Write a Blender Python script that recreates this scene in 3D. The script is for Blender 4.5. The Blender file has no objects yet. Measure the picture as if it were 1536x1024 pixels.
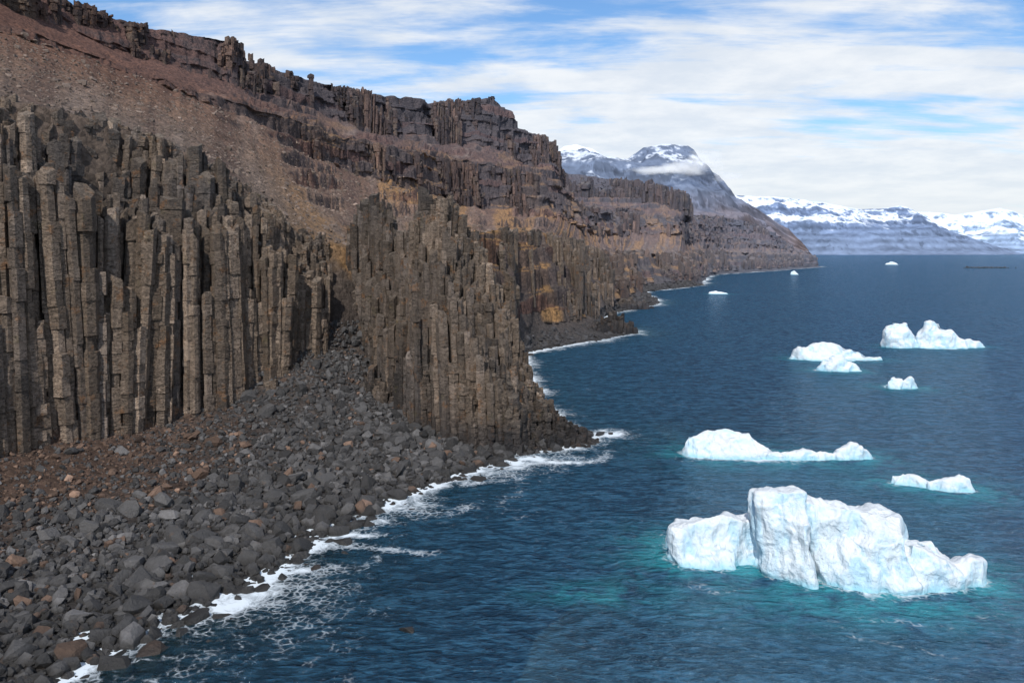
import bpy, bmesh, math, numpy as np
from mathutils import Vector, kdtree
rng=np.random.default_rng(7)
sc=bpy.context.scene
sc.view_settings.view_transform='Standard'
sc.view_settings.look='None'
sc.view_settings.exposure=0
# ---------------------------------------------------------------- numpy noise
def _h(ix,iy,iz):
    n=(ix.astype(np.int64)*374761393+iy.astype(np.int64)*668265263+iz.astype(np.int64)*1440662683)&0xffffffff
    n=((n^(n>>13))*1274126177)&0xffffffff
    n=n^(n>>16)
    return (n&0xffff)/32767.5-1.0
def vnoise(p):
    i=np.floor(p).astype(np.int64); f=p-i; f=f*f*(3-2*f)
    x,y,z=i[...,0],i[...,1],i[...,2]; fx,fy,fz=f[...,0],f[...,1],f[...,2]
    def L(a,b,t): return a+(b-a)*t
    return L(L(L(_h(x,y,z),_h(x+1,y,z),fx),L(_h(x,y+1,z),_h(x+1,y+1,z),fx),fy),
             L(L(_h(x,y,z+1),_h(x+1,y,z+1),fx),L(_h(x,y+1,z+1),_h(x+1,y+1,z+1),fx),fy),fz)
def fbm(p,o=4,g=0.5):
    s=0;a=1.0;t=0
    for k in range(o):
        s=s+a*vnoise(p*(2.03**k)+k*17.3); t+=a; a*=g
    return s/t
def ridged(p,o=4):
    s=0;a=1.0;t=0
    for k in range(o):
        s=s+a*(1-2*np.abs(vnoise(p*(2.03**k)+k*11.1))); t+=a; a*=0.5
    return s/t
def worley(p):
    i=np.floor(p).astype(np.int64); best=np.full(p.shape[:-1],9.0)
    for a in (-1,0,1):
        for b in (-1,0,1):
            for c in (-1,0,1):
                x,y,z=i[...,0]+a,i[...,1]+b,i[...,2]+c
                q=np.stack([x+.5+.45*_h(x,y,z),y+.5+.45*_h(x+71,y,z),z+.5+.45*_h(x,y+37,z)],-1)
                best=np.minimum(best,((q-p)**2).sum(-1))
    return np.sqrt(best)
def sstep(a,b,x):
    t=np.clip((x-a)/(b-a),0,1); return t*t*(3-2*t)
# ---------------------------------------------------------------- mesh builder
def mk(name,V,quads=None,ngons=None,mat=None,smooth=True,attrs=None,parent=None):
    me=bpy.data.meshes.new(name)
    V=np.asarray(V,dtype=np.float32).reshape(-1,3)
    parts=[];starts=[];off=0
    for q in (quads,ngons):
        if q is None or len(q)==0: continue
        q=np.asarray(q); parts.append(q.ravel()); starts.append(off+np.arange(len(q))*q.shape[1]); off+=q.size
    loops=np.concatenate(parts).astype(np.int32); starts=np.concatenate(starts).astype(np.int32)
    me.vertices.add(len(V)); me.vertices.foreach_set('co',V.ravel())
    me.loops.add(len(loops)); me.loops.foreach_set('vertex_index',loops)
    me.polygons.add(len(starts)); me.polygons.foreach_set('loop_start',starts)
    me.polygons.foreach_set('use_smooth',np.full(len(starts),smooth))
    me.update(calc_edges=True)
    for k,a in (attrs or {}).items():
        a=np.asarray(a,dtype=np.float32)
        if a.ndim==1:
            at=me.attributes.new(k,'FLOAT','POINT'); at.data.foreach_set('value',a)
        else:
            if a.shape[1]==3: a=np.concatenate([a,np.ones((len(a),1),np.float32)],1)
            at=me.attributes.new(k,'FLOAT_COLOR','POINT'); at.data.foreach_set('color',a.ravel())
    ob=bpy.data.objects.new(name,me); bpy.context.collection.objects.link(ob)
    if mat: me.materials.append(mat)
    if parent: ob.parent=parent
    return ob
def gridquads(n,m):
    i=np.arange(n-1)[:,None]*m+np.arange(m-1)[None,:]
    return np.stack([i,i+m,i+m+1,i+1],-1).reshape(-1,4)
# ---------------------------------------------------------------- node helper
class NT:
    def __init__(s,t): s.t=t; t.nodes.clear()
    def n(s,ty,inp=None,**kw):
        nd=s.t.nodes.new(ty)
        for k,v in kw.items(): setattr(nd,k,v)
        for k,v in (inp or {}).items():
            if isinstance(v,bpy.types.NodeSocket): s.t.links.new(v,nd.inputs[k])
            else: nd.inputs[k].default_value=v
        return nd
    def math(s,op,a,b=0.0,c=None,clamp=False):
        i={0:a,1:b}
        if c is not None: i[2]=c
        return s.n('ShaderNodeMath',i,operation=op,use_clamp=clamp).outputs[0]
    def mix(s,f,a,b,bt='MIX'):
        nd=s.n('ShaderNodeMix',data_type='RGBA',blend_type=bt)
        for k,v in ((0,f),(6,a),(7,b)):
            if isinstance(v,bpy.types.NodeSocket): s.t.links.new(v,nd.inputs[k])
            else: nd.inputs[k].default_value=v if k==0 else (*v[:3],1)
        return nd.outputs[2]
    def mr(s,v,a,b,c=0.0,d=1.0):
        return s.n('ShaderNodeMapRange',{0:v,1:a,2:b,3:c,4:d},interpolation_type='SMOOTHSTEP').outputs[0]
    def noise(s,vec,sc_,det=4,rough=.55,dist=0.0):
        return s.n('ShaderNodeTexNoise',{'Vector':vec,'Scale':sc_,'Detail':det,'Roughness':rough,'Distortion':dist}).outputs[0]
    def mapn(s,vec,scale,rot=(0,0,0)):
        return s.n('ShaderNodeMapping',{'Vector':vec,'Scale':scale,'Rotation':rot}).outputs[0]
def newmat(name):
    m=bpy.data.materials.new(name); m.use_nodes=True; return m,NT(m.node_tree)
HAZE_TINT=(.20,.235,.32)  # blue-grey of distance haze, painted into the rock base colours
# ---------------------------------------------------------------- materials
def mat_rockcols(name='basalt_columns'):
    m,t=newmat(name)
    g=t.n('ShaderNodeNewGeometry'); pos=g.outputs['Position']
    nz=t.n('ShaderNodeSeparateXYZ',{0:g.outputs['Normal']}).outputs[2]
    pz=t.n('ShaderNodeSeparateXYZ',{0:pos}).outputs[2]
    tint=t.n('ShaderNodeAttribute',attribute_name='tint').outputs['Color']
    hz=t.n('ShaderNodeAttribute',attribute_name='haze').outputs['Fac']
    st=t.noise(t.mapn(pos,(1,1,.14)),.9,5,.68)
    big=t.noise(pos,.05,5,.62)
    fine=t.noise(pos,1.3,6,.75)
    c=t.mix(1.0,tint,t.mix(st,(.3,.3,.32),(1.9,1.8,1.72)),'MULTIPLY')
    c=t.mix(1.0,c,t.mix(fine,(.25,.25,.25),(1.9,1.9,1.9)),'MULTIPLY')
    zn=t.math('ADD',pz,t.math('MULTIPLY',t.math('SUBTRACT',big,.5),60.0))
    zone=t.math('MULTIPLY',t.mr(zn,12,26),t.mr(zn,52,66,1,0))
    c=t.mix(t.math('MULTIPLY',t.math('MAXIMUM',t.mr(big,.52,.64),t.math('MULTIPLY',zone,.6)),.45),c,t.mix(fine,(.12,.088,.063),(.38,.275,.19)))
    li=t.mr(t.noise(pos,.3,7,.75),.55,.64)
    c=t.mix(t.math('MULTIPLY',li,.6),c,(.24,.115,.048))
    gl=t.mr(t.noise(t.mapn(pos,(1,1,1)),.17,7,.7),.60,.68)
    c=t.mix(t.math('MULTIPLY',gl,.3),c,(.17,.14,.055))
    c=t.mix(t.math('MULTIPLY',t.mr(nz,.5,.9),.45),c,(.19,.155,.12))
    wet=t.mr(pz,1.0,12.0,.75,0.0)
    c=t.mix(wet,c,(.03,.03,.033))
    c=t.mix(hz,c,HAZE_TINT)  # aerial haze painted over the column colour
    crk=t.noise(t.mapn(pos,(.5,.5,1.5)),.9,4,.65,1.2)
    ck=t.mr(t.math('ABSOLUTE',t.math('SUBTRACT',crk,.5)),0,.025,1,0)
    c=t.mix(t.math('MULTIPLY',ck,.75),c,(.013,.012,.012))
    h=t.math('ADD',t.noise(pos,.8,8,.72),t.math('MULTIPLY',ck,-.18))
    bp=t.n('ShaderNodeBump',{'Height':h,'Strength':1.0,'Distance':1.25})
    b=t.n('ShaderNodeBsdfPrincipled',{'Base Color':c,'Roughness':.85,'Normal':bp.outputs[0],'Specular IOR Level':.25})
    t.n('ShaderNodeOutputMaterial',{0:b.outputs[0]}); return m
def mat_terrain():
    m,t=newmat('terrain_rock')
    pos=t.n('ShaderNodeNewGeometry').outputs['Position']
    tint=t.n('ShaderNodeAttribute',attribute_name='tint').outputs['Color']
    hz=t.n('ShaderNodeAttribute',attribute_name='haze').outputs['Fac']
    a=t.noise(pos,.6,7,.7); b_=t.noise(pos,.07,6,.65)
    c=t.mix(1.0,tint,t.mix(a,(.3,.3,.31),(1.8,1.74,1.68)),'MULTIPLY')
    c=t.mix(1.0,c,t.mix(b_,(.5,.52,.55),(1.55,1.48,1.4)),'MULTIPLY')
    v=t.n('ShaderNodeTexVoronoi',{'Vector':pos,'Scale':.7,'Randomness':1.0})
    vc=t.n('ShaderNodeSeparateColor',{0:v.outputs['Color']}).outputs[0]
    c=t.mix(1.0,c,t.mix(vc,(.7,.7,.7),(1.3,1.3,1.3)),'MULTIPLY')
    c=t.mix(hz,c,HAZE_TINT)  # ground colour shifted to the painted haze tone
    h=t.math('ADD',t.noise(pos,.5,8,.72),t.math('MULTIPLY',v.outputs['Distance'],-.3))
    h=t.math('ADD',h,t.math('MULTIPLY',t.noise(pos,.12,4,.6),1.5))
    bp=t.n('ShaderNodeBump',{'Height':h,'Strength':1.0,'Distance':1.6})
    b=t.n('ShaderNodeBsdfPrincipled',{'Base Color':c,'Roughness':.95,'Normal':bp.outputs[0],'Specular IOR Level':.2})
    t.n('ShaderNodeOutputMaterial',{0:b.outputs[0]}); return m
def mat_boulder():
    m,t=newmat('boulder_rock')
    pos=t.n('ShaderNodeNewGeometry').outputs['Position']
    tint=t.n('ShaderNodeAttribute',attribute_name='tint').outputs['Color']
    a=t.noise(pos,1.6,6,.7)
    c=t.mix(1.0,tint,t.mix(a,(.4,.4,.4),(1.55,1.55,1.55)),'MULTIPLY')
    c=t.mix(t.math('MULTIPLY',t.mr(t.noise(pos,.5,5,.7),.6,.7),.3),c,(.14,.085,.05))
    wet=t.mr(t.n('ShaderNodeSeparateXYZ',{0:pos}).outputs[2],.3,1.5,.8,0.0)
    c=t.mix(wet,c,(.018,.016,.014))
    bp=t.n('ShaderNodeBump',{'Height':t.noise(pos,2.0,6,.68),'Strength':.9,'Distance':.4})
    b=t.n('ShaderNodeBsdfPrincipled',{'Base Color':c,'Roughness':t.math('SUBTRACT',.85,t.math('MULTIPLY',wet,.5)),'Normal':bp.outputs[0],'Specular IOR Level':.35})
    t.n('ShaderNodeOutputMaterial',{0:b.outputs[0]}); return m
def mat_ice():
    m,t=newmat('glacier_ice')
    g=t.n('ShaderNodeNewGeometry'); pos=g.outputs['Position']
    z=t.n('ShaderNodeSeparateXYZ',{0:pos}).outputs[2]
    nz=t.n('ShaderNodeSeparateXYZ',{0:g.outputs['Normal']}).outputs[2]
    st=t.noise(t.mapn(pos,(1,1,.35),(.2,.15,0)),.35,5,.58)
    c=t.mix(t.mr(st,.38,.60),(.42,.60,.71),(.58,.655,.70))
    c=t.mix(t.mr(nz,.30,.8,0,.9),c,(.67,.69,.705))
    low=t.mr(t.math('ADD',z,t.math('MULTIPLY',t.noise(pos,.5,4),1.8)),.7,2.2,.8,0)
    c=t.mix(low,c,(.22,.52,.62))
    h=t.math('ADD',t.noise(pos,.55,9,.60),t.math('MULTIPLY',t.noise(t.mapn(pos,(1,1,.3),(.3,.2,0)),1.1,4,.55),.5))
    bp=t.n('ShaderNodeBump',{'Height':h,'Strength':1.0,'Distance':.9})
    b=t.n('ShaderNodeBsdfPrincipled',{'Base Color':c,'Roughness':.5,'Normal':bp.outputs[0],'Specular IOR Level':.35})
    t.n('ShaderNodeOutputMaterial',{0:b.outputs[0]}); return m
def mat_water():
    m,t=newmat('sea_water')
    pos=t.n('ShaderNodeNewGeometry').outputs['Position']
    at=lambda k:t.n('ShaderNodeAttribute',attribute_name=k).outputs['Fac']
    foam,shal,ice,teal=at('foam'),at('shallow'),at('ice'),at('teal')
    w0=t.noise(t.mapn(pos,(.05,.12,1),(0,0,.3)),1,3,.55,.5)
    w1=t.noise(t.mapn(pos,(.20,.42,1),(0,0,.35)),1,3,.55,.9)
    w2=t.noise(t.mapn(pos,(.6,1.15,1),(0,0,.1)),1,5,.65,.6)
    w3=t.noise(pos,.02,4,.55)
    h=t.math('ADD',t.math('MULTIPLY',w1,3.0),t.math('MULTIPLY',w2,1.8))
    h=t.math('ADD',h,t.math('MULTIPLY',w0,4.0))
    bp=t.n('ShaderNodeBump',{'Height':h,'Strength':1.0,'Distance':1.0})
    N=bp.outputs[0]
    deep=t.mix(w3,(.003,.024,.056),(.009,.052,.108))
    crest=t.math('ADD',t.math('MULTIPLY',w1,.5),t.math('MULTIPLY',w2,.5))
    deep=t.mix(t.mr(crest,.43,.60,0,.8),deep,(.040,.135,.235))
    col=t.mix(t.math('MULTIPLY',teal,.45),deep,(.008,.062,.07))
    tl=t.math('MULTIPLY',ice,t.mr(t.noise(pos,.16,4,.6,.5),.33,.60),clamp=True)
    col=t.mix(tl,col,(.03,.31,.36))
    body=t.n('ShaderNodeBsdfDiffuse',{0:col,'Normal':N}).outputs[0]
    tr=t.n('ShaderNodeBsdfTransparent',{0:(.50,.74,.66,1)}).outputs[0]
    body=t.n('ShaderNodeMixShader',{0:t.math('MULTIPLY',t.math('POWER',shal,1.2),.9),1:body,2:tr}).outputs[0]
    gl=t.n('ShaderNodeBsdfGlossy',{0:(.76,.88,1,1),'Roughness':.08,'Normal':N}).outputs[0]
    fr=t.n('ShaderNodeFresnel',{'IOR':1.33,'Normal':N}).outputs[0]
    s=t.n('ShaderNodeMixShader',{0:t.math('MULTIPLY',fr,.90),1:body,2:gl}).outputs[0]
    fn=t.noise(pos,.26,10,.74,.8)
    fa=t.math('ADD',fn,t.math('MULTIPLY',foam,.50))
    fm=t.mr(fa,.75,1.0)
    web=t.n('ShaderNodeTexVoronoi',{'Vector':t.mix(.6,pos,t.n('ShaderNodeTexNoise',{'Vector':pos,'Scale':.5,'Detail':6}).outputs[1],'ADD'),'Scale':.85},feature='DISTANCE_TO_EDGE').outputs[0]
    wb=t.math('MULTIPLY',t.mr(web,.0,.2,1,0),t.mr(fa,.62,.82))
    fm=t.math('MAXIMUM',fm,t.math('MULTIPLY',wb,.5))
    fo=t.n('ShaderNodeBsdfDiffuse',{0:(.70,.76,.80,1)}).outputs[0]
    s=t.n('ShaderNodeMixShader',{0:t.math('MULTIPLY',fm,.92),1:s,2:fo}).outputs[0]
    t.n('ShaderNodeOutputMaterial',{0:s}); return m
def mat_mount():
    m,t=newmat('mountain_rock_hazed')  # tint carries painted distance haze besides rock and snow
    tint=t.n('ShaderNodeAttribute',attribute_name='tint').outputs['Color']
    b=t.n('ShaderNodeBsdfPrincipled',{'Base Color':tint,'Roughness':.95,'Specular IOR Level':.1})
    t.n('ShaderNodeOutputMaterial',{0:b.outputs[0]}); return m
M_COL=mat_rockcols(); M_TER=mat_terrain(); M_BOU=mat_boulder(); M_ICE=mat_ice(); M_WAT=mat_water(); M_MNT=mat_mount()
# ---------------------------------------------------------------- coast survey (metres)
ST=[
[(-62,60,0),(-118,90,12),(-135,100,84),(-200,150,125),(-206,155,131),(-285,235,185),(-300,250,212)],
[(-54,96,0),(-105,150,11),(-122,162,84),(-195,250,128),(-200,257,133),(-280,380,186),(-294,400,212)],
[(-40,124,0),(-96,168,10),(-112,184,84),(-190,320,133),(-195,328,138),(-268,470,182),(-283,490,206)],
[(-33,145,0),(-84,187,9),(-99,205,81),(-180,380,133),(-184,388,138),(-248,545,180),(-262,562,207)],
[(-27,159,0),(-72,207,13),(-84,225,74),(-165,430,130),(-169,440,136),(-213,610,177),(-223,640,218)],
[(-18,172,0),(-60,226,19),(-68,247,58),(-150,500,125),(-153,508,135),(-205,670,178),(-228,692,215)],
[(-8,187,0),(-50,243,20),(-52,262,50),(-135,560,113),(-138,572,134),(-185,745,178),(-200,762,216)],
[(2,199,0),(-35,262,14),(-42,285,48),(-115,620,107),(-119,634,136),(-145,835,174),(-158,852,218)],
[(14,214,0),(-22,290,12),(-28,315,52),(-88,700,104),(-93,715,139),(-90,930,177),(-101,950,226)],
[(8,262,0),(-8,330,14),(-14,352,58),(-55,800,96),(-60,818,142),(-20,1000,176),(-24,1030,245)],
[(5,340,0),(2,385,12),(-6,405,60),(-5,860,92),(-12,880,142),(12,1040,165),(6,1060,213)],
[(10,400,0),(15,440,10),(8,465,62),(40,900,90),(32,925,138),(60,1085,158),(48,1110,205)],
[(72,488,0),(45,500,8),(26,538,60),(62,950,85),(52,975,130),(70,1180,150),(45,1230,200)],
[(62,580,0),(70,610,8),(52,665,55),(85,1020,80),(72,1050,120),(70,1300,145),(40,1380,195)],
[(100,690,0),(98,730,8),(84,780,48),(110,1120,75),(98,1150,115),(90,1480,145),(60,1600,205)],
[(142,775,0),(130,830,8),(115,870,45),(150,1250,75),(140,1280,115),(130,1560,155),(96,1650,211)],
[(165,985,0),(170,1040,8),(155,1080,48),(210,1360,80),(202,1390,115),(225,1540,148),(214,1600,190)],
[(285,1190,0),(275,1230,6),(262,1260,45),(300,1420,75),(296,1440,105),(325,1510,125),(310,1560,168)],
[(360,1480,0),(370,1540,6),(365,1580,50),(372,1680,70),(370,1700,92),(395,1780,108),(385,1880,138)],
[(450,1730,0),(470,1800,6),(465,1840,50),(520,1980,75),(522,2010,90),(600,2200,115),(610,2290,145)],
[(640,2000,0),(650,2060,6),(650,2100,45),(680,2200,65),(685,2230,80),(740,2380,100),(750,2430,125)],
[(970,2520,0),(960,2540,5),(955,2550,35),(948,2570,38),(945,2580,45),(935,2600,48),(925,2620,55)],
[(1010,2650,0),(990,2660,5),(980,2665,35),(965,2675,38),(960,2680,45),(945,2690,48),(925,2700,58)],
[(980,2900,0),(960,2900,5),(950,2890,40),(930,2880,50),(920,2870,60),(890,2860,70),(870,2850,80)],
[(800,3400,0),(780,3390,5),(770,3380,45),(700,3300,70),(690,3290,90),(600,3250,110),(590,3240,140)],
]
ST=np.array(ST,float)
seab=ST[:,0].copy()
dd=ST[:,0,:2]-ST[:,1,:2]; dd/=np.linalg.norm(dd,axis=1)[:,None]
dd[7:12]=np.array([.95,-.3]); dd/=np.linalg.norm(dd,axis=1)[:,None]
seab[:,:2]=ST[:,0,:2]+dd*45; seab[:,2]=-11
ii=ST[:,6,:2]-ST[:,5,:2]; ii/=np.linalg.norm(ii,axis=1)[:,None]
p1=ST[:,6].copy(); p1[:,:2]+=ii*60; p1[:,2]-=2
p2=ST[:,6].copy(); p2[:,0]-=500; p2[:,1]+=150; p2[:,2]-=10
K=np.concatenate([seab[:,None],ST,p1[:,None],p2[:,None]],1)
S=len(K)
tan=np.zeros_like(K); tan[1:-1]=(K[2:]-K[:-2])*.5*.7
def loft_at(s):
    s=np.clip(np.asarray(s,float),0,S-1.0001); i=s.astype(int); f=(s-i)[:,None,None]
    h00=2*f**3-3*f**2+1;h10=f**3-2*f**2+f;h01=-2*f**3+3*f**2;h11=f**3-f**2
    return h00*K[i]+h10*tan[i]+h01*K[i+1]+h11*tan[i+1]
ss=[]
for k in range(S-1):
    n=6
    for r in (2,3,7):
        L=np.linalg.norm(K[k+1,r]-K[k,r]); y=.5*(K[k+1,r,1]+K[k,r,1])
        n=max(n,int(L/max(.75,.0022*y)))
    if k>20: n=min(n,20)
    ss.append(k+np.arange(n)/n)
ss=np.concatenate(ss+[[S-1.001]])
KR=loft_at(ss)
cnt=[26,80,46,170,56,120,70,14,8]
tt=np.concatenate([r+np.arange(c)/c for r,c in enumerate(cnt)]+[[8.999]])
ti=tt.astype(int); tf=(tt-ti)
def surf_pts(KR,ti,tf):
    P=KR[:,ti]*(1-tf)[None,:,None]+KR[:,ti+1]*tf[None,:,None]
    for r,a in ((1,.10),(3,.05),(5,.06)):
        mk_=(ti==r)
        L=np.linalg.norm(KR[:,r+1,:2]-KR[:,r,:2],axis=1)[:,None]
        hgt=(KR[:,r+1,2]-KR[:,r,2])[:,None]
        P[:,mk_,2]-=np.minimum(L*a*.5,hgt*.3)*np.sin(np.pi*tf[mk_])[None,:]
    return P
P=surf_pts(KR,ti,tf)
ns,nt=P.shape[:2]
arc=np.concatenate([[0],np.cumsum(np.linalg.norm(np.diff(KR[:,3,:2],axis=0),axis=1))])
arcC=np.concatenate([[0],np.cumsum(np.linalg.norm(np.diff(KR[:,6,:2],axis=0),axis=1))])
ta=np.gradient(KR[:,3,:2],axis=0)
kk=15; ta=np.stack([np.convolve(np.pad(ta[:,j],kk//2,'edge'),np.ones(kk)/kk,'valid') for j in (0,1)],1)
ta/=np.linalg.norm(ta,axis=1)[:,None]; SEA=np.stack([ta[:,1],-ta[:,0]],1)
def disp_amp(P): return np.clip(P[...,1]/300,0.55,5)
tta=np.broadcast_to(tt[None,:],(ns,nt)); arca=np.broadcast_to(arc[:,None],(ns,nt)); ac=np.broadcast_to(arcC[:,None],(ns,nt))
ssa=np.broadcast_to(ss[:,None],(ns,nt))
amp=disp_amp(P)
up=np.interp(tt,[0,1,1.3,2,3,3.2,3.8,4,5,5.2,6,7,7.3,8,9],[.8,.35,.5,.7,.7,1.2,1.8,1.2,1.0,2.0,1.8,.7,.6,1,1])[None,:]
n1=fbm(P/28.0,5); n2=fbm(P/7.0+5,4)
gul=ridged(np.stack([ac/16.0,P[...,2]/70,0*arca+3.3],-1),4)
slope=np.interp(tt,[3,3.3,5,6.0,7,8],[0,1,1,.6,.1,0])[None,:]
PD=P.copy(); PD[...,2]+=up*(amp*1.2*n1+.8*np.minimum(amp,2)*n2)+slope*gul*amp*1.0
def terr(z,step,sharp):
    w=z/step; f=w-np.floor(w); return (np.floor(w)+sstep(.5-sharp,.5+sharp,f))*step-z
lmA=((tta>2.15)&(tta<3)).astype(float)*sstep(7.5,8.5,ssa)
lm=((tta>3.3)&(tta<7)).astype(float)*sstep(3.3,3.6,tta)*sstep(-.1,.25,fbm(np.stack([ac/70,P[...,2]/60,0*arca+8],-1),3)+.35*sstep(5,5.6,tta))*sstep(3.6,5.6,ssa)
zz_=PD[...,2]+7*fbm(PD/np.array([60,60,60])+2,3)
tr_=.75*terr(zz_,14.0,.16)+.45*terr(zz_+4,5.5,.2)
PD[...,2]+=(lm+.8*lmA)*tr_
cl=(((tt>=2)&(tt<=3))|((tt>=4)&(tt<=5))|((tt>=6)&(tt<=7)))[None,:].astype(float)
upc=((tt>=4)&(tt<=7))[None,:].astype(float)
A2=disp_amp(P)
lay=np.floor((P[...,2]+3*vnoise(np.stack([ac/50,0*ac,0*ac],-1)))/7.0)
layoff=vnoise(np.stack([lay*3.7,ac/45,0*ac],-1))
blk=np.floor(ac/6.5+.6*vnoise(np.stack([ac/9,lay,0*ac],-1))); blk_o=_h(blk.astype(int),(lay*7).astype(int),np.full(blk.shape,3))
blk2=np.floor(ac/2.8+lay*.37); blk_o2=_h(blk2.astype(int),(lay*3).astype(int),np.full(blk.shape,9))
big_=fbm(np.stack([ac/60,P[...,2]/120,0*ac+21],-1),4)
hd=(fbm(np.stack([arca/16,P[...,2]/40,0*P[...,2]],-1),4)*2.4+ridged(np.stack([arca/7,P[...,2]/80,0*arca+5],-1),4)*.9)*A2*(cl*(1-upc)*(1+.6*lmA)+.2*lm)
hu=(big_*9+layoff*3.2+blk_o*1.5+blk_o2*.8+ridged(np.stack([ac/14,P[...,2]/90,0*ac+5],-1),4)*3.0)*np.clip(A2/2.5,.6,1.7)*(cl*upc+.35*lm*(1-cl))
PD[...,:2]+=SEA[:,None,:]*(hd+hu)[...,None]
def haze_tint_at(y): return np.clip(1-np.exp(-np.maximum(y-350,0)/4200.0),0,.75)  # weight of the painted haze colour, growing with world y
def mixc(a,b,f): return a*(1-f[...,None])+np.asarray(b)*f[...,None]
T=np.zeros((ns,nt,3))
tz=np.array([0,1,1.5,2,2.2,2.8,3.05,3.4,4,4.2,5,5.2,6,6.2,7,7.2,9])
tc=np.array([[.08,.08,.06],[.045,.043,.043],[.055,.051,.049],[.07,.058,.052],[.06,.05,.045],[.08,.065,.055],[.15,.115,.093],[.165,.118,.092],[.16,.097,.067],[.056,.043,.040],[.060,.047,.043],[.125,.072,.050],[.10,.060,.047],[.055,.043,.042],[.062,.048,.046],[.12,.08,.06],[.12,.085,.065]])
for j in range(3): T[...,j]=np.interp(tt,tz,tc[:,j])[None,:]
streak=fbm(np.stack([arca/9,tta*1.2,0*arca],-1),5)
streak2=fbm(np.stack([arca/26+9,tta*2.0,0*arca],-1),4)
isl=((tta>3)&(tta<6.05)).astype(float)
T=mixc(T,[.205,.165,.14],isl*sstep(.1,.45,streak)*.5)
T=mixc(T,[.085,.053,.042],isl*sstep(.05,.4,-streak)*.6)
gr=sstep(4.2,6.5,ssa)*(1-.5*sstep(16,20,ssa))*sstep(-.15,.2,streak2)*((tta>2)&(tta<6)).astype(float)*(1-.55*sstep(4,5.6,tta))
T=mixc(T,[.29,.165,.06],gr*.72)
red=(1-sstep(2.5,5.5,ssa))*sstep(3.5,4.3,tta)
T=mixc(T,[.125,.062,.044],red*.65)
gx=np.gradient(PD,axis=0);gt=np.gradient(PD,axis=1); nn=np.cross(gx,gt); nzz=np.abs(nn[...,2])/(np.linalg.norm(nn,axis=-1)+1e-9)
rk=(1-sstep(.40,.66,nzz))*((tta>3.1)|(lmA>.1))
rc=np.array([.060,.046,.043])[None,None]*(1+.35*_h(lay.astype(int),np.zeros_like(lay).astype(int),np.full(lay.shape,4)))[...,None]*np.where((lay%5==2)[...,None],np.array([1.6,1.15,.95]),1.0)
T=T*(1-.88*rk[...,None])+rc*.88*rk[...,None]
bt=((tta>1)&(tta<2.1)).astype(float)
T=mixc(T,[.10,.06,.042],bt*(1-sstep(2.0,4.6,ssa))*sstep(1.35,1.8,tta+.3*streak2)*.6)
mk('rocky_coast_terrain',PD,gridquads(ns,nt),mat=M_TER,smooth=True,
   attrs={'tint':T.reshape(-1,3),'haze':haze_tint_at(PD[...,1]).ravel()})
# ---------------------------------------------------------------- columns
def columns(C,r,zb,zt,nseg,detail=True,jit=.06,scv=.07,topt=.4):
    N=len(C); k=np.arange(6)
    ang=(k[None]*np.pi/3+rng.uniform(0,1,(N,1))*np.pi/3+rng.uniform(-.28,.28,(N,6)))
    rad=r[:,None]*rng.uniform(.78,1.13,(N,6))
    zz=np.linspace(0,1,nseg+1)[None]+rng.uniform(-.48,.48,(N,nseg+1))/nseg
    zz[:,0]=0; zz[:,-1]=1; zz=np.sort(zz,axis=1)
    H=(zt-zb)
    rings=[]
    ox=np.cumsum(rng.normal(0,.025,(N,nseg,2)),axis=1)+rng.normal(0,jit,(N,nseg,2))
    scl=rng.uniform(1-scv,1+scv,(N,nseg))
    ch=rng.uniform(0,1,(N,nseg))<.15; scl=np.where(ch,scl*.74,scl)
    ln=np.stack([vnoise(np.stack([C[:,0]/17,C[:,1]/17,0*r],-1)),vnoise(np.stack([C[:,0]/17,C[:,1]/17,0*r+9],-1))],-1)*.06+rng.normal(0,.012,(N,2))
    for s in range(nseg):
        z0=zb+H*zz[:,s]; z1=zb+H*zz[:,s+1]
        e=np.minimum(.10,(z1-z0)*.2)
        rv=rng.normal(0,.055,(N,6))
        for (z,f) in (((z0,.95),(z0+e,1),(z1-e,1),(z1,.95)) if detail else ((z0,1),(z1,1))):
            R=rad*(scl[:,s]*f)[:,None]*(1+rv)
            x=C[:,0,None]+(ox[:,s,0]*r+ln[:,0]*(z-zt*.5))[:,None]+np.cos(ang)*R; y=C[:,1,None]+(ox[:,s,1]*r+ln[:,1]*(z-zt*.5))[:,None]+np.sin(ang)*R
            rings.append(np.stack([x,y,np.repeat(z[:,None],6,1)+rng.normal(0,.03,(N,6))*(1 if detail else 0)],-1))
    V=np.stack(rings,1)
    tl=rng.normal(0,topt,(N,2))
    d=V[:,-1,:,:2]-V[:,-1,:,:2].mean(1,keepdims=True)
    dzz=(d*tl[:,None,:]).sum(-1)+rng.normal(0,.25,(N,6))*r[:,None]
    V[:,-1,:,2]+=dzz
    if detail: V[:,-2,:,2]+=dzz
    Rn=V.shape[1]
    i=(np.arange(N)[:,None,None]*Rn+np.arange(Rn-1)[None,:,None])*6
    a=i+k; b=i+(k+1)%6
    q=np.stack([a,b,b+6,a+6],-1).reshape(-1,4)
    ng=(np.arange(N)[:,None]*Rn+Rn-1)*6+k[None]
    return V.reshape(-1,3),q,ng,Rn*6
def col_tint(C,zt,kind=0):
    N=len(C)
    v=np.exp(rng.normal(0,.28,N))
    p=np.stack([C[:,0]/14,C[:,1]/14,zt*0],-1)
    w=sstep(-.2,.4,fbm(p,3)+rng.normal(0,.15,N))
    a=np.array([.088,.077,.070]); b=np.array([.19,.15,.117])
    t=a[None]*(1-w[:,None])+b[None]*w[:,None]
    return t*v[:,None]
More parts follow.
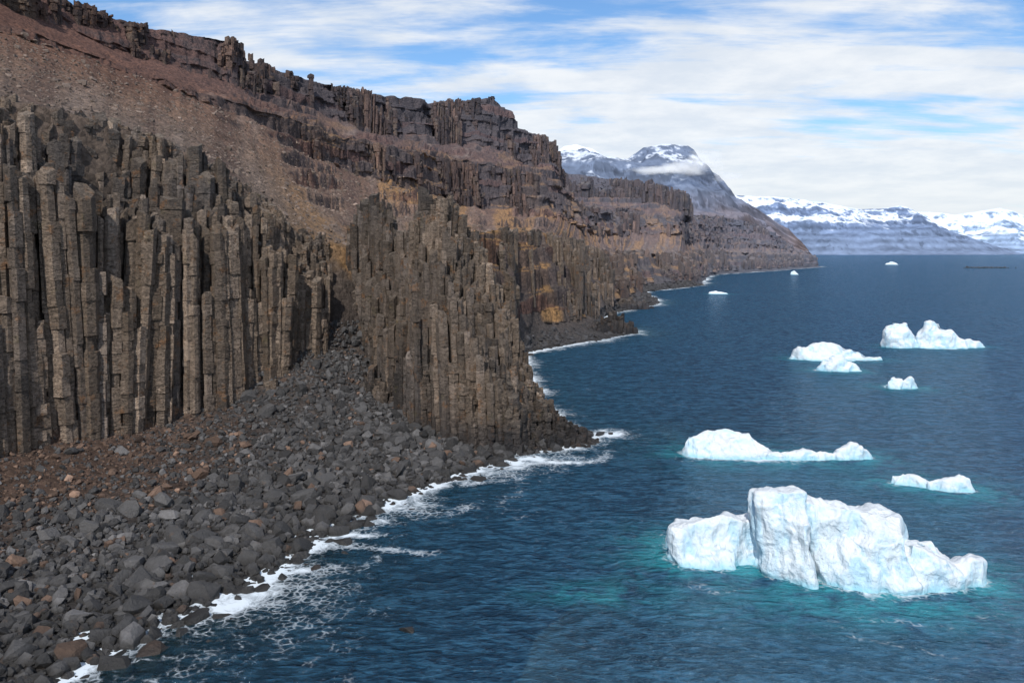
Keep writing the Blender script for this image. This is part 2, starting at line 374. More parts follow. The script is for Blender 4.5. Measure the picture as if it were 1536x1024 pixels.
def emit_cols(name,C,r,zb,zt,nseg,detail,tint,parent=None,**kw):
    V,q,ng,per=columns(C,r,zb,zt,nseg,detail,**kw)
    vt=np.repeat(tint,per,axis=0)*np.exp(rng.normal(0,.17,len(V)//(per//nseg)).repeat(per//nseg))[:,None]
    return mk(name,V,q,ng,M_COL,False,{'tint':vt,'haze':haze_tint_at(V[:,1])},parent)
def band(rb,s0,s1,sp,nr_extra,gfun,nseg,detail,name,parent,tfun,butt=5.0,drop=6.0,jitz=.05,mask=-9,rf=.57,pj=.2,rv=.1,topj=.5,**kw):
    sv=np.linspace(s0,s1,4000); R=loft_at(sv)
    mid=.5*(R[:,rb]+R[:,rb+1]); al=np.concatenate([[0],np.cumsum(np.linalg.norm(np.diff(mid[:,:2],axis=0),axis=1))])
    n=int(al[-1]/sp); Cs=[];Zb=[];Zt=[]
    tg=np.gradient(mid[:,:2],axis=0); kz=151
    tg=np.stack([np.convolve(np.pad(tg[:,j],kz//2,'edge'),np.ones(kz)/kz,'valid') for j in (0,1)],1)
    tg/=np.linalg.norm(tg,axis=1)[:,None]; sea=np.stack([tg[:,1],-tg[:,0]],1)
    width=np.median(np.linalg.norm(R[:,rb,:2]-R[:,rb+1,:2],axis=1))
    nr=max(3,int(round(width/(sp*.87))))
    for j in range(nr+nr_extra):
        f=j/nr
        a=(np.arange(n)+(.5 if j%2 else 0)+rng.uniform(-.12,.12,n))*sp
        idx=np.clip(np.searchsorted(al,a),0,len(sv)-1)
        B=R[idx,rb]; Tt=R[idx,rb+1]
        off=fbm(np.stack([a/(sp*8),a*0+rb,a*0],-1),3)*butt+fbm(np.stack([a/(sp*2.4),a*0+rb+9,a*0],-1),2)*butt*.45
        pos=B[:,:2]*(1-f)+Tt[:,:2]*f+sea[idx]*off[:,None]+rng.uniform(-pj,pj,(n,2))*sp
        g=gfun(f,a,sp)
        zt=B[:,2]*(1-g)+Tt[:,2]*g
        h=Tt[:,2]-B[:,2]
        zt=zt+rng.normal(0,1,n)*jitz*h*np.where(np.asarray(g)>.97,topj,1)
        zb=B[:,2]*(1-min(f,1)*.8)+Tt[:,2]*min(f,1)*.8-drop
        ok=zt>zb+1
        if mask>-2: ok&=(fbm(np.stack([a/(sp*9),a*0+f*.8,a*0+rb+3.3],-1),3)+rng.normal(0,.08,n))>mask
        Cs.append(pos[ok]);Zb.append(zb[ok]);Zt.append(zt[ok])
    C=np.concatenate(Cs);zb=np.concatenate(Zb);zt=np.concatenate(Zt)
    r=sp*rf*np.exp(rng.normal(0,rv,len(C)))
    return emit_cols(name,C,r,zb,zt,nseg,detail,tfun(C,zt),parent,**kw)
def empty(name):
    e=bpy.data.objects.new(name,None); bpy.context.collection.objects.link(e); return e
cliff=empty('basalt_column_cliff')
def cluster(a,f,w,seed):
    nb=np.floor(a/w+vnoise(np.stack([a/(w*.8),a*0+f*3,a*0+seed],-1))*.8).astype(int)
    return _h(nb,np.full(nb.shape,int(round(f*11))),np.full(nb.shape,seed))
def gA(f,a,sp):
    nz=fbm(np.stack([a/16,a*0+f*2,a*0+2],-1),3)
    c1=cluster(a,f,6.0,5); c2=cluster(a,f,3.2,8); c3=cluster(a,.0,9.0,21)
    lo=.68+.12*nz+.05*c1
    k1=np.where(c1+.6*c2>.25,.30+.30*(c2*.5+.5),1.0)
    k2=np.where(c2+.5*c3>.55,.6+.25*(c1*.5+.5),1.0)
    g=np.where(f<.10,lo*k1,np.where(f<.24,lo*k2,lo))
    up=sstep(.34,.95,f+.35*nz+.08*c1)
    return np.clip(g+(1-g)*up,0.05,1.02)
band(2,0,5.7,2.3,7,gA,12,True,'near_columns',cliff,col_tint,3.0,7,.028,rv=.24,pj=.32,rf=.60)
def tB(C,zt):
    return col_tint(C,zt)*np.array([.55,.44,.42])
def gC(f,a,sp):
    nz=fbm(np.stack([a/(sp*7),a*0+f*2,a*0+15],-1),4)
    return np.clip(.35+.5*nz+.8*sstep(0.05,.9,f+.5*nz),.1,.98)
rough=dict(jit=.14,scv=.2,topt=.35)
band(2,7.9,13.6,2.6,3,gC,8,True,'middle_columns',cliff,lambda C,z:col_tint(C,z)*.75,7,6,.05,mask=.07,rv=.25,pj=.3,topj=.4,jit=.08,scv=.1)
band(2,13.6,22.5,6,2,gC,3,False,'far_columns',cliff,tB,7,6,.05,mask=.02,rv=.3,**rough)
uc=empty('upper_basalt_cliff')
band(6,0.2,13.5,3.0,3,gC,7,False,'upper_columns',uc,tB,10,8,.05,mask=.14,rf=.6,pj=.45,rv=.35,topj=.1,**rough)
band(6,13.5,22.5,7,2,gC,3,False,'far_upper_columns',uc,tB,5,8,.04,mask=.08,pj=.4,rv=.3,topj=.1,**rough)
band(4,5.2,13.5,3.0,3,gC,6,False,'middle_tier_columns',uc,tB,10,8,.07,mask=.12,pj=.45,rv=.35,topj=.2,**rough)
band(4,13.5,21,7,2,gC,3,False,'far_middle_tier_columns',uc,tB,8,8,.06,mask=.08,pj=.4,rv=.3,topj=.1,**rough)
# ---------------------------------------------------------------- promontory
def hexpts(x0,x1,y0,y1,sp,pj=.2):
    xs=np.arange(x0,x1,sp); Cs=[]
    for j,y in enumerate(np.arange(y0,y1,sp*.866)):
        x=xs+(sp/2 if j%2 else 0); Cs.append(np.stack([x,np.full_like(x,y)],-1))
    C=np.concatenate(Cs); return C+rng.uniform(-pj,pj,C.shape)*sp
def promontory():
    sp=2.0; C=hexpts(-54,22,198,277,sp,.30)
    x,y=C[:,0],C[:,1]
    hs=np.interp(x,[-54,-51,-48,-42,-38,-35,-31,-26,-18,-14,-10,-6,-4,0,3,6,10,14,18,21],
                   [48,60,64,66,63,51,55,65,62,55,48,45,38,34,22,13,8,4,2,.5])
    yf=np.interp(x,[-54,-48,-42,-37,-33,-29,-24,-16,-8,0,6,12,18,21],[252,247,240,232,222,213,206,202,201,201,203,206,210,215])
    yc=np.interp(x,[-54,-40,-30,-20,-10,0,8,14,20],[262,256,244,234,228,223,219,217,218])
    yb=np.interp(x,[-54,-40,-20,-10,0,10,20],[276,273,268,258,246,232,220])
    yf=yf+fbm(np.stack([x/8,x*0,x*0+4],-1),3)*5.0+(vnoise(np.stack([x/3.2,x*0,x*0],-1)))*1.6
    f=(y-yf)/(yc-yf)
    nz=fbm(np.stack([x/9,y/9,x*0],-1),3); n5=fbm(np.stack([x/4,y/4,x*0+5],-1),2)
    fx=np.floor(x/4.2+.3*n5).astype(int); fy=np.floor(y/4.6+.4*nz).astype(int); c1=_h(fx,fy,fx*0+3)
    gx_=np.floor(x/2.4).astype(int); c2=_h(gx_,fy,fx*0+9)
    low=np.interp(x,[-54,-40,-33,-27,-20,-12,-5,5,20],[.62,.62,.55,.66,.70,.64,.58,.5,.5])
    k1=np.where(c1+.5*c2>.1,.40+.35*(c2*.5+.5),1.0); k2=np.where(c1>.45,.75,1.0)
    g=np.where(f<.10,low*.85*k1,np.where(f<.27,(low+.12*nz)*k2,low+(1-low)*sstep(.25,.85,f+.3*nz+.08*c1)))
    g=g*(1+.07*n5)
    stp=np.interp(x,[-14,-6,0,8],[1,.85,.75,.7]); g=np.where(f<.5,g*stp,g)
    bk=(y-yc)/(yb-yc)
    g=np.where(bk>0,1-.75*np.clip(bk,0,1)**1.5,g)
    ok=(f>0)&(bk<1)
    z=hs*g+rng.normal(0,1,len(C))*(.35+.014*hs)*np.where(rng.uniform(0,1,len(C))<.3,2.0,.7)
    ok&=z>.3
    C=C[ok];z=z[ok]
    ti_=col_tint(C,z); ti_*=np.interp(C[:,0],[-50,-10,5,15],[.8,.95,.7,.5])[:,None]
    return emit_cols('promontory_columns',C,sp*.60*np.exp(rng.normal(0,.2,len(C))),np.full(len(C),-3.),z,12,True,ti_,cliff)
promontory()
def stubs(name,cx,cy,lx,ly,ang,n,z0,hmax,r,dk=.4):
    C=hexpts(-lx,lx,-ly,ly,r*1.75); d=np.hypot(C[:,0]/lx,C[:,1]/ly); m=d<1; C=C[m]; d=d[m]
    ca,sa=math.cos(ang),math.sin(ang)
    C=np.stack([cx+C[:,0]*ca-C[:,1]*sa,cy+C[:,0]*sa+C[:,1]*ca],-1)
    z=z0+hmax*(1-d)**.7*rng.uniform(.35,1.1,len(C))+.2
    emit_cols(name,C,np.full(len(C),r)*rng.uniform(.85,1.15,len(C)),np.full(len(C),z0-6.),z,3,True,col_tint(C,z)*dk,cliff)
stubs('point_foot_columns',10,207,14,6,.3,0,-.4,4.0,1.1)
stubs('terrace_columns',-40,226,11,4,-.9,0,10,8,1.15,.8)
stubs('terrace_columns_low',-62,214,9,2.5,.9,0,11,6,1.1,.8)
stubs('bay_point_columns',62,487,14,7,.1,0,2,13,1.5)
stubs('bay_point_reef',46,480,20,5,.1,0,-.4,7,1.7)
stubs('bay_point_columns_far',100,690,26,10,.5,0,-.4,12,2.6)
# ---------------------------------------------------------------- boulders
def hull_template(n):
    p=rng.normal(0,1,(n,3)); p/=np.linalg.norm(p,axis=1)[:,None]
    p=np.sign(p)*np.abs(p)**.8; p*=rng.uniform(.85,1.05,(n,1))
    bm=bmesh.new(); [bm.verts.new(v) for v in p]
    bmesh.ops.convex_hull(bm,input=bm.verts)
    loose=[v for v in bm.verts if not v.link_faces]
    if loose: bmesh.ops.delete(bm,geom=loose,context='VERTS')
    bmesh.ops.triangulate(bm,faces=bm.faces)
    bm.verts.index_update()
    V=np.array([v.co[:] for v in bm.verts]); F=np.array([[v.index for v in f.verts] for f in bm.faces]); bm.free()
    return V,F
TPL=[hull_template(n) for n in (12,13,14,14,16,18,20,22,26,30)]
def rocks(name,pos,size,tint,flat=.7,mat=M_BOU,parent=None):
    N=len(pos); VV=[];FF=[];TT=[];off=0
    pick=rng.integers(0,len(TPL),N)
    for k,(V,F) in enumerate(TPL):
        m=pick==k; n=m.sum()
        if n==0: continue
        sc3=size[m][:,None]*np.stack([rng.uniform(.75,1.35,n),rng.uniform(.65,1.1,n),rng.uniform(.5,.9,n)*flat/.7],-1)*.5
        q=rng.normal(0,1,(n,4))*np.array([1,.35,.35,1]); q/=np.linalg.norm(q,axis=1)[:,None]
        w,x,y,z=q.T
        Rm=np.stack([1-2*(y*y+z*z),2*(x*y-z*w),2*(x*z+y*w),2*(x*y+z*w),1-2*(x*x+z*z),2*(y*z-x*w),2*(x*z-y*w),2*(y*z+x*w),1-2*(x*x+y*y)],-1).reshape(n,3,3)
        W=np.einsum('nij,nkj->nki',Rm,V[None]*sc3[:,None,:])+pos[m][:,None,:]
        VV.append(W.reshape(-1,3)); FF.append((F[None]+(np.arange(n)*len(V))[:,None,None]+off).reshape(-1,3)); off+=n*len(V)
        TT.append(np.repeat(tint[m],len(V),axis=0))
    V=np.concatenate(VV)
    return mk(name,V,None,np.concatenate(FF),mat,False,{'tint':np.concatenate(TT),'haze':haze_tint_at(V[:,1])},parent)
def scatter(n,s0,s1,t0,t1):
    si=np.where((ss>=s0)&(ss<=s1))[0]; tj=np.where((tt>=t0)&(tt<=t1))[0]
    A=PD[si[0]:si[-1]+1][:,tj[0]:tj[-1]+1]
    du=np.linalg.norm(A[1:,:-1]-A[:-1,:-1],axis=-1); dv=np.linalg.norm(A[:-1,1:]-A[:-1,:-1],axis=-1)
    w=(du*dv); w=(w/w.sum()).ravel(); c=rng.choice(len(w),n,p=w)
    i=c//(A.shape[1]-1); j=c%(A.shape[1]-1); a=rng.uniform(0,1,(n,1));b=rng.uniform(0,1,(n,1))
    p=A[i,j]*(1-a)*(1-b)+A[i+1,j]*a*(1-b)+A[i,j+1]*(1-a)*b+A[i+1,j+1]*a*b
    return p,tt[tj[0]+j],ss[si[0]+i]
p,tv,sv=scatter(38000,0.2,8.2,.62,2.3)
size=np.exp(rng.normal(-.25,.58,len(p)))
brown=sstep(1.40,1.85,tv+.25*fbm(p/14,2))*(1-sstep(2.2,4.6,sv))
size*=np.interp(tv,[.8,1.2,1.6,2.2],[1.35,1.3,1.0,.75])*(1-.35*brown)
big=rng.uniform(0,1,len(p))<.022; size[big]*=1.9
size=np.clip(size,.3,4.8)
p[:,2]+=size*.12
g=np.exp(rng.normal(0,.38,len(p)))
tint=np.array([.060,.057,.056])[None]*g[:,None]
br=rng.uniform(0,1,len(p))<(.05+.5*brown)
tint[br]=np.array([.11,.070,.050])*g[br][:,None]
rocks('beach_boulders',p,size,tint)
p,tv,sv=scatter(26000,0.8,9.5,3.0,4.3)
kp=rng.uniform(0,1,len(p))<np.interp(p[:,1],[180,350,700],[1,.5,.15]); p=p[kp]
size=np.exp(rng.normal(-.3,.55,len(p)))*np.interp(p[:,1],[180,600],[.8,1.3])
g=np.exp(rng.normal(0,.3,len(p))); tint=np.array([.145,.108,.086])[None]*g[:,None]
rocks('talus_rubble',p,size,tint)
p,tv,sv=scatter(6000,8.2,17,.9,1.8)
size=np.exp(rng.normal(.4,.5,len(p)))*np.interp(p[:,1],[250,1200],[.8,1.8])
tint=np.array([.05,.048,.05])[None]*rng.uniform(.6,1.4,len(p))[:,None]
rocks('shoreline_boulders',p,size,tint)
pp=np.array([(24,218,.1),(27,219,.0),(21,216,.3),(-14,106,-.35),(-42,118,.3),(-38,121,.2),(22,221,.1),(18,205,.1),(21,207,0)],float)
rocks('skerry_rocks',pp,np.array([3.,2.2,3.,3.2,3.0,2.2,2,2.4,1.8]),np.tile([[.05,.045,.042]],(len(pp),1)),.5)
pp=np.stack([rng.normal(1440,32,60),rng.normal(2400,8,60),rng.uniform(-1,.6,60)],-1)
rocks('offshore_skerry',pp,rng.uniform(6,14,60),np.tile([[.06,.07,.085]],(60,1)),.4)
# ---------------------------------------------------------------- icebergs
ice_pts=[]
def berg(name,pieces,vox,amp,fr,seed):
    bm=bmesh.new()
    for pc in pieces:
        vs=[bm.verts.new(v) for v in pc]
        bmesh.ops.convex_hull(bm,input=vs)
    loose=[v for v in bm.verts if not v.link_faces]
    if loose: bmesh.ops.delete(bm,geom=loose,context='VERTS')
    me=bpy.data.meshes.new('tmp'); bm.to_mesh(me); bm.free()
    ob=bpy.data.objects.new('tmp',me); bpy.context.collection.objects.link(ob)
    md=ob.modifiers.new('r','REMESH'); md.mode='VOXEL'; md.voxel_size=vox
    sm=ob.modifiers.new('s','SMOOTH'); sm.iterations=4; sm.factor=.6
    dg=bpy.context.evaluated_depsgraph_get(); ev=ob.evaluated_get(dg)
    m2=bpy.data.meshes.new_from_object(ev)
    bpy.data.objects.remove(ob)
    n=len(m2.vertices); V=np.empty(n*3,np.float32); m2.vertices.foreach_get('co',V); V=V.reshape(-1,3).astype(float)
    Nn=np.empty(n*3,np.float32); m2.vertices.foreach_get('normal',Nn); Nn=Nn.reshape(-1,3)
    q=V*fr+seed
    warp=np.stack([fbm(q*.8+3,2),fbm(q*.8+9,2),fbm(q*.8+15,2)],-1)
    q2=q+warp*.45
    d=amp*(fbm(q2*.5,2)*1.8+(worley(q2*np.array([.8,.8,.55]))-.5)*2.6+(worley(q2*np.array([1.9,1.9,1.2])+5)-.5)*1.1+(worley(q2*4.2)-.5)*.32)
    fl=ridged(q2*np.array([2.4,2.4,.3]),3)*amp*.5*(1-np.abs(Nn[:,2]))
    V+=Nn*(d+fl)[:,None]
    m2.vertices.foreach_set('co',V.astype(np.float32).ravel()); m2.update()
    m2.polygons.foreach_set('use_smooth',np.ones(len(m2.polygons),bool))
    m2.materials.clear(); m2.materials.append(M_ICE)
    o=bpy.data.objects.new(name,m2); m2.name=name; bpy.context.collection.objects.link(o)
    wl=V[np.abs(V[:,2])<vox*1.5]
    ice_pts.append((wl[::3],amp))
    return o
berg('iceberg',[
 [(38.6,126,11.9),(41,125,12.7),(45,124,12.4),(46,132,11),(39.5,132,10.6),(39.5,123,-3),(45,118.5,-3),(47,132,-3),(39,131,-3),(39.5,123.5,8),(44.5,120,7)],
 [(45,124.5,11.2),(48,123.5,11.2),(52,122.5,10.7),(59,122,9.3),(61,129,8.3),(46,131,10.6),(47,121.5,-3),(51,117.6,-3),(60,117,-3),(64,127,-3),(46,132,-3),(52,118.8,6),(58,118.5,6.8)],
 [(60,120,6),(64,119,4.0),(66,120,3.2),(66,124,2.8),(60,128,5),(57,116.5,-3),(66,116,-3),(68,121,-3),(66,126,-3),(60,129,-3)],
 [(67,120.5,3.2),(70,120.5,3.8),(71.5,122,3.0),(71,124,2.6),(64,117.5,-3),(71,118.5,-3),(73,122,-3),(71,126,-3),(64,125,-3),(64,120,3)],
 [(62,121.5,5.4),(63.5,121.5,6.0),(64.8,122,4.8),(61,120,2),(66,120,2),(64,124,2)],
 [(26,130,4.6),(28,129,5.6),(31,129.5,6.6),(33.5,130,7.6),(37,129,6.6),(40,131,5.5),(40,136,5),(28,136,4.5),(24.5,131,-3),(28,127,-3),(34,125.5,-3),(40,128,-3),(40,136,-3),(26,137,-3),(27,128,2.5)]],.2,.72,.27,1.7)
berg('iceberg',[
 [(43,197,4.6),(48,198,5.8),(53,199,6.3),(58,198,4.8),(63,195,2.6),(41,197,-3),(46,191,-3),(58,189,-3),(68,191,-3),(66,202,-3),(44,205,-3)],
 [(62,193,2.4),(72,193,1.3),(80,193,1.1),(60,190,-3),(82,190.5,-3),(82,198,-3),(62,200,-3)],
 [(79,193,2.2),(82,194,3.4),(86,193,1.7),(77,190.5,-3),(87,191,-3),(88,196,-3),(78,198,-3)]],.26,.65,.26,5.1)
berg('iceberg',[
 [(82,173,1.8),(85,172,2.1),(90,170,1),(80,173,-3),(84,168,-3),(93,165,-3),(92,175,-3)],
 [(88,169,1.2),(91,168,2),(94,168,3.2),(96,168,2.5),(87,165.5,-3),(97,165,-3),(98,171,-3),(88,173,-3)]],.22,.38,.36,8.3)
berg('iceberg',[
 [(132,372,4),(145,372,8),(152,372,7.6),(160,370,4),(170,368,1.2),(129,372,-3),(140,364,-3),(160,362,-3),(173,366,-3),(165,380,-3),(135,383,-3)]],.45,1.3,.16,11.3)
berg('iceberg',[
 [(131,336,5),(135,336,7),(140,336,4.6),(144,335,2.6),(127,336,-3),(133,331,-3),(145,332,-3),(146,340,-3),(130,342,-3)]],.35,.9,.24,14.2)
berg('iceberg',[
 [(197,420,10),(200,420,13),(206,420,11),(209,421,8),(195,420,-3),(198,413,-3),(212,412,-3),(212,428,-3),(197,428,-3)],
 [(212,418,8),(217,418,13),(223,418,13),(227,418,8),(232,417,5),(208,411,-3),(230,409,-3),(236,414,-3),(232,428,-3),(210,428,-3)],
 [(230,416,5),(240,416,4),(245,416,2),(228,410,-3),(246,411,-3),(250,418,-3),(232,425,-3)]],.5,1.6,.15,17.7)
berg('iceberg',[
 [(137,292,2.5),(140,293,4.4),(142.5,293,3.6),(136,292,-3),(140,288,-3),(145,290,-3),(145,297,-3),(138,297,-3)],
 [(143,292,2.5),(145.5,292,4.2),(147,292,2.5),(142,289,-3),(148,289,-3),(149,294,-3),(143,296,-3)]],.28,.7,.33,20.7)
berg('iceberg',[
 [(232,940,2),(240,940,3.5),(250,938,2.5),(230,938,-3),(240,932,-3),(258,932,-3),(258,945,-3),(236,948,-3)]],.8,.8,.1,23.1)
berg('iceberg',[
 [(598,1714,6),(604,1714,10),(610,1714,5),(595,1712,-3),(605,1706,-3),(615,1710,-3),(612,1722,-3),(598,1722,-3)]],1,1,.1,25.1)
berg('iceberg',[
 [(1405,3000,6),(1420,3000,12),(1440,3000,7),(1400,2995,-3),(1450,2992,-3),(1450,3010,-3),(1400,3010,-3)]],2,2,.05,29.1)
# ---------------------------------------------------------------- water
def grow(start,step,ratio,end):
    o=[];x=start;s=step
    while x<end: s*=ratio; x+=s; o.append(x)
    return np.array(o)
xs=np.concatenate([-(grow(90,.8,1.05,40000))[::-1],np.arange(-90,130,.8),grow(130,.8,1.04,40000)])
ys=np.concatenate([-(grow(-55,.8,1.1,3000))[::-1],np.arange(55,240,.8),grow(240,.8,1.022,70000)])
X,Y=np.meshgrid(xs,ys,indexing='ij'); W=np.stack([X,Y,0*X],-1).reshape(-1,3)
shp=[]
for j in range(nt-1):
    if tt[j]>2.2: break
    a=PD[:,j,2];b=PD[:,j+1,2]; m=(a*b)<=0
    f=(a/(a-b+1e-9))[:,None]; q=PD[:,j]*(1-f)+PD[:,j+1]*f; shp.append(q[m])
shp=np.concatenate(shp); shp=np.concatenate([shp,[(24,218,0),(27,219,0),(2,199,0),(6,201,0),(10,203,0),(14,205,0),(18,209,0),(21,213,0)]])
kd=kdtree.KDTree(len(shp)); [kd.insert((q[0],q[1],0),i) for i,q in enumerate(shp)]; kd.balance()
D=np.full(len(W),1e4)
sel=np.where((W[:,1]>40)&(W[:,1]<3000)&(W[:,0]>-120)&(W[:,0]<1300)&(W[:,0]<W[:,1]*.45+70))[0]
for i in sel: D[i]=kd.find((W[i,0],W[i,1],0))[2]
ip=np.concatenate([a for a,b in ice_pts]); kd2=kdtree.KDTree(len(ip)); [kd2.insert((q[0],q[1],0),i) for i,q in enumerate(ip)]; kd2.balance()
DI=np.full(len(W),1e4)
sel=np.where((W[:,1]>85)&(W[:,1]<1000)&(W[:,0]>0)&(W[:,0]<300))[0]
for i in sel: DI[i]=kd2.find((W[i,0],W[i,1],0))[2]
drift=fbm(W/16.0,3)
patch=fbm(W/18.0+31,3)
wd=np.interp(W[:,1],[50,200,600,1500],[4.4,5.2,6,9])*(1+1.1*fbm(W/13.0+7,2))
foam=(.95+.45*patch)*np.exp(-(np.maximum(D-1.8,0)/np.maximum(wd,1.2))**1.2)
foam+=.62*np.exp(-((D-11-9*drift)/2.6)**2)*(W[:,1]<235)*sstep(-.1,.3,fbm(W/22.0+4,2))
foam=np.maximum(foam,.60*np.exp(-DI/1.0)); foam+=.40*sstep(.15,.5,drift)*np.exp(-DI/9)
foam+=.34*sstep(.15,.5,fbm(W/26.0+14,3))*(W[:,1]<330)*np.exp(-D/50)
foam+=.5*np.exp(-(((W[:,0]-26)/9)**2+((W[:,1]-216)/7)**2))*sstep(-.2,.3,patch)
def streakf(cx,cy,lx,ly,an,am):
    dx=W[:,0]-cx;dy=W[:,1]-cy+2.0*np.sin(dx/5.0); ca,sa=math.cos(an),math.sin(an)
    return am*np.exp(-(((dx*ca+dy*sa)/lx)**2+((-dx*sa+dy*ca)/ly)**2))
foam+=streakf(-20,134,9,1.5,.1,.62)+streakf(-27,141,6,1.4,.3,.56)+streakf(-30,126,7,1.7,.5,.52)+streakf(-9,172,9,1.8,.6,.56)
foam+=streakf(30,118,6,1.2,.2,.42)+streakf(52,108,9,1.2,.1,.46)+streakf(48,102,7,1.0,-.1,.42)
shal=np.exp(-(D/np.interp(W[:,1],[90,130,170],[27,18,11]))**1.4)
shal*=np.interp(W[:,1],[110,170,230],[1,.55,.25])
teal=np.exp(-D/22.0)*np.interp(W[:,1],[120,260,700],[1,.8,.4])
icea=np.clip(np.exp(-(DI/5.0)**1.1)*1.3,0,1)*np.interp(W[:,1],[100,200,400],[1,.6,.35])
pt=np.exp(-(((W[:,0]-12)/9)**2+((W[:,1]-117)/4)**2)); pt2=np.exp(-(((W[:,0]-48)/20)**2+((W[:,1]-111)/5)**2))
icea=np.clip(icea+.6*pt+.35*pt2,0,1)
mk('sea_water',W,gridquads(len(xs),len(ys)),mat=M_WAT,smooth=True,attrs={'foam':foam,'shallow':shal,'ice':icea,'teal':teal})
# ---------------------------------------------------------------- distant mountains (aerial haze painted into their rock and snow colours)
def mountain(name,ridge,foot,back,ns_,nt_,amp,fr,snow,cols,steps,seed,snowamt=1.0,flatn=.55):
    ridge=np.array(ridge,float); foot=np.array(foot,float)
    u=np.linspace(0,1,ns_)
    q=np.linspace(0,1,len(foot)); F=np.stack([np.interp(u,q,foot[:,k]) for k in range(3)],-1)
    xr=np.linspace(ridge[0,0],ridge[-1,0],ns_); R=np.stack([xr,np.interp(xr,ridge[:,0],ridge[:,1]),np.interp(xr,ridge[:,0],ridge[:,2])],-1)
    R[:,2]+=R[:,2]*.025*fbm(np.stack([xr/(back*.25),0*xr+seed,0*xr],-1),5)
    t=np.linspace(0,1,nt_)
    Pm=F[:,None]*(1-t)[None,:,None]+R[:,None]*t[None,:,None]
    prof=t**1.3; st=steps
    w=prof*st+.3*fbm(np.stack([Pm[...,0]*fr*.5,Pm[...,1]*fr*.5,0*Pm[...,0]],-1),3)
    fr_=w-np.floor(w); stp=(np.floor(w)+sstep(.5,.9,fr_))/st
    prof2=.45*prof+.55*np.clip(stp,0,1)
    prof2=prof2*(1-t**6)+t**6
    Pm[...,2]=F[:,None,2]*(1-prof2)+R[:,None,2]*prof2
    q=np.stack([Pm[...,0]*fr,Pm[...,1]*fr,Pm[...,2]*fr*.3],-1)+seed
    rg=ridged(q*.5,6); wgt=np.sin(np.pi*np.clip(t,0,.985))**.6
    Pm[...,2]+=amp*(rg-.35)*wgt*(.25+R[:,None,2]/ridge[:,2].max())
    Pm[...,2]+=amp*.14*fbm(q*3,4)*(t>.02)*(t<.98)
    B=R.copy(); B[:,1]+=back; B[:,2]=-50
    tb=np.linspace(0,1,12)[1:]
    Pb=Pm[:,-1:]*(1-tb)[None,:,None]+B[:,None]*tb[None,:,None]
    P_=np.concatenate([Pm,Pb],1)
    gx=np.gradient(P_,axis=0);gt=np.gradient(P_,axis=1); nn=np.cross(gx,gt); nn/=np.linalg.norm(nn,axis=-1)[...,None]+1e-9
    nz=np.abs(nn[...,2]); z=P_[...,2]
    n1=fbm(P_*fr*2+seed,5); n2=fbm(P_*fr*8+seed,4)
    lo,hi,sn=[np.array(c) for c in cols]
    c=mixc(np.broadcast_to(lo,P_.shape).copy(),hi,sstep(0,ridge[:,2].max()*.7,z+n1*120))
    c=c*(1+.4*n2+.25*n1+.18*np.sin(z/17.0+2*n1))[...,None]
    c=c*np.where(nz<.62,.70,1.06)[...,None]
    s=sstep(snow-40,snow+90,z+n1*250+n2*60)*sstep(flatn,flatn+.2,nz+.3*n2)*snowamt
    c=mixc(c,sn,np.clip(s,0,1))
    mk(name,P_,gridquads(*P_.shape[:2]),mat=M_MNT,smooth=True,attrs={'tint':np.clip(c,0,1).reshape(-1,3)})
mountain('distant_mountain',
 [(-300,5000,640),(258,5000,665),(430,5000,690),(550,5000,640),(717,5000,630),(760,5000,660),(821,5000,700),(967,5000,716),(1090,5000,722),(1125,5000,700),(1165,5000,620),(1200,5000,560),(1279,5000,530),(1310,5000,470),(1342,5000,400),(1508,5000,320),(1717,5000,190),(1821,5000,80),(1860,5000,0)],
 [(-300,3500,0),(500,3400,0),(900,3300,0),(1250,3500,0),(1500,4000,0),(1750,4600,0),(1880,4900,-10)],2500,520,190,100,1/240.,590,
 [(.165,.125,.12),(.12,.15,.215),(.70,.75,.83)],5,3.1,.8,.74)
mountain('distant_mountain',
 [(-200,8600,900),(300,8600,1000),(560,8600,1180),(700,8600,1190),(860,8600,1160),(1000,8600,1080),(1200,8600,900),(2000,8600,500)],
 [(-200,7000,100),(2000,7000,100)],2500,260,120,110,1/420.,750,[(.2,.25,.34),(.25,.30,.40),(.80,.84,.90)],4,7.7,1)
mountain('snowy_mountain_range',
 [(2800,13000,950),(3520,13000,960),(4000,13000,930),(4450,13000,880),(5000,13000,830),(5650,13000,750),(6000,13000,760),(6280,13000,800),(6420,13000,760),(6700,13000,600),(7100,13000,380),(7500,13000,200),(7900,13000,60),(8000,13000,0)],
 [(2800,11000,0),(5000,10800,0),(6800,11300,0),(7600,12000,0),(8150,12700,-10)],3000,460,210,190,1/600.,480,
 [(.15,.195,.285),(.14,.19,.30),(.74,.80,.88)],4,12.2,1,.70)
mountain('snowy_mountain_range',
 [(7000,19000,700),(9000,19000,950),(9900,19000,1000),(10500,19000,900),(11000,19000,980),(11600,19000,1080),(12200,19000,900),(13500,19000,1000),(15500,19000,900),(18500,19000,500),(22000,19000,0)],
 [(7000,16500,0),(13000,16500,0),(22500,17500,0)],3500,420,190,260,1/900.,400,
 [(.22,.29,.41),(.22,.30,.43),(.76,.82,.90)],3,19.5,1,.66)
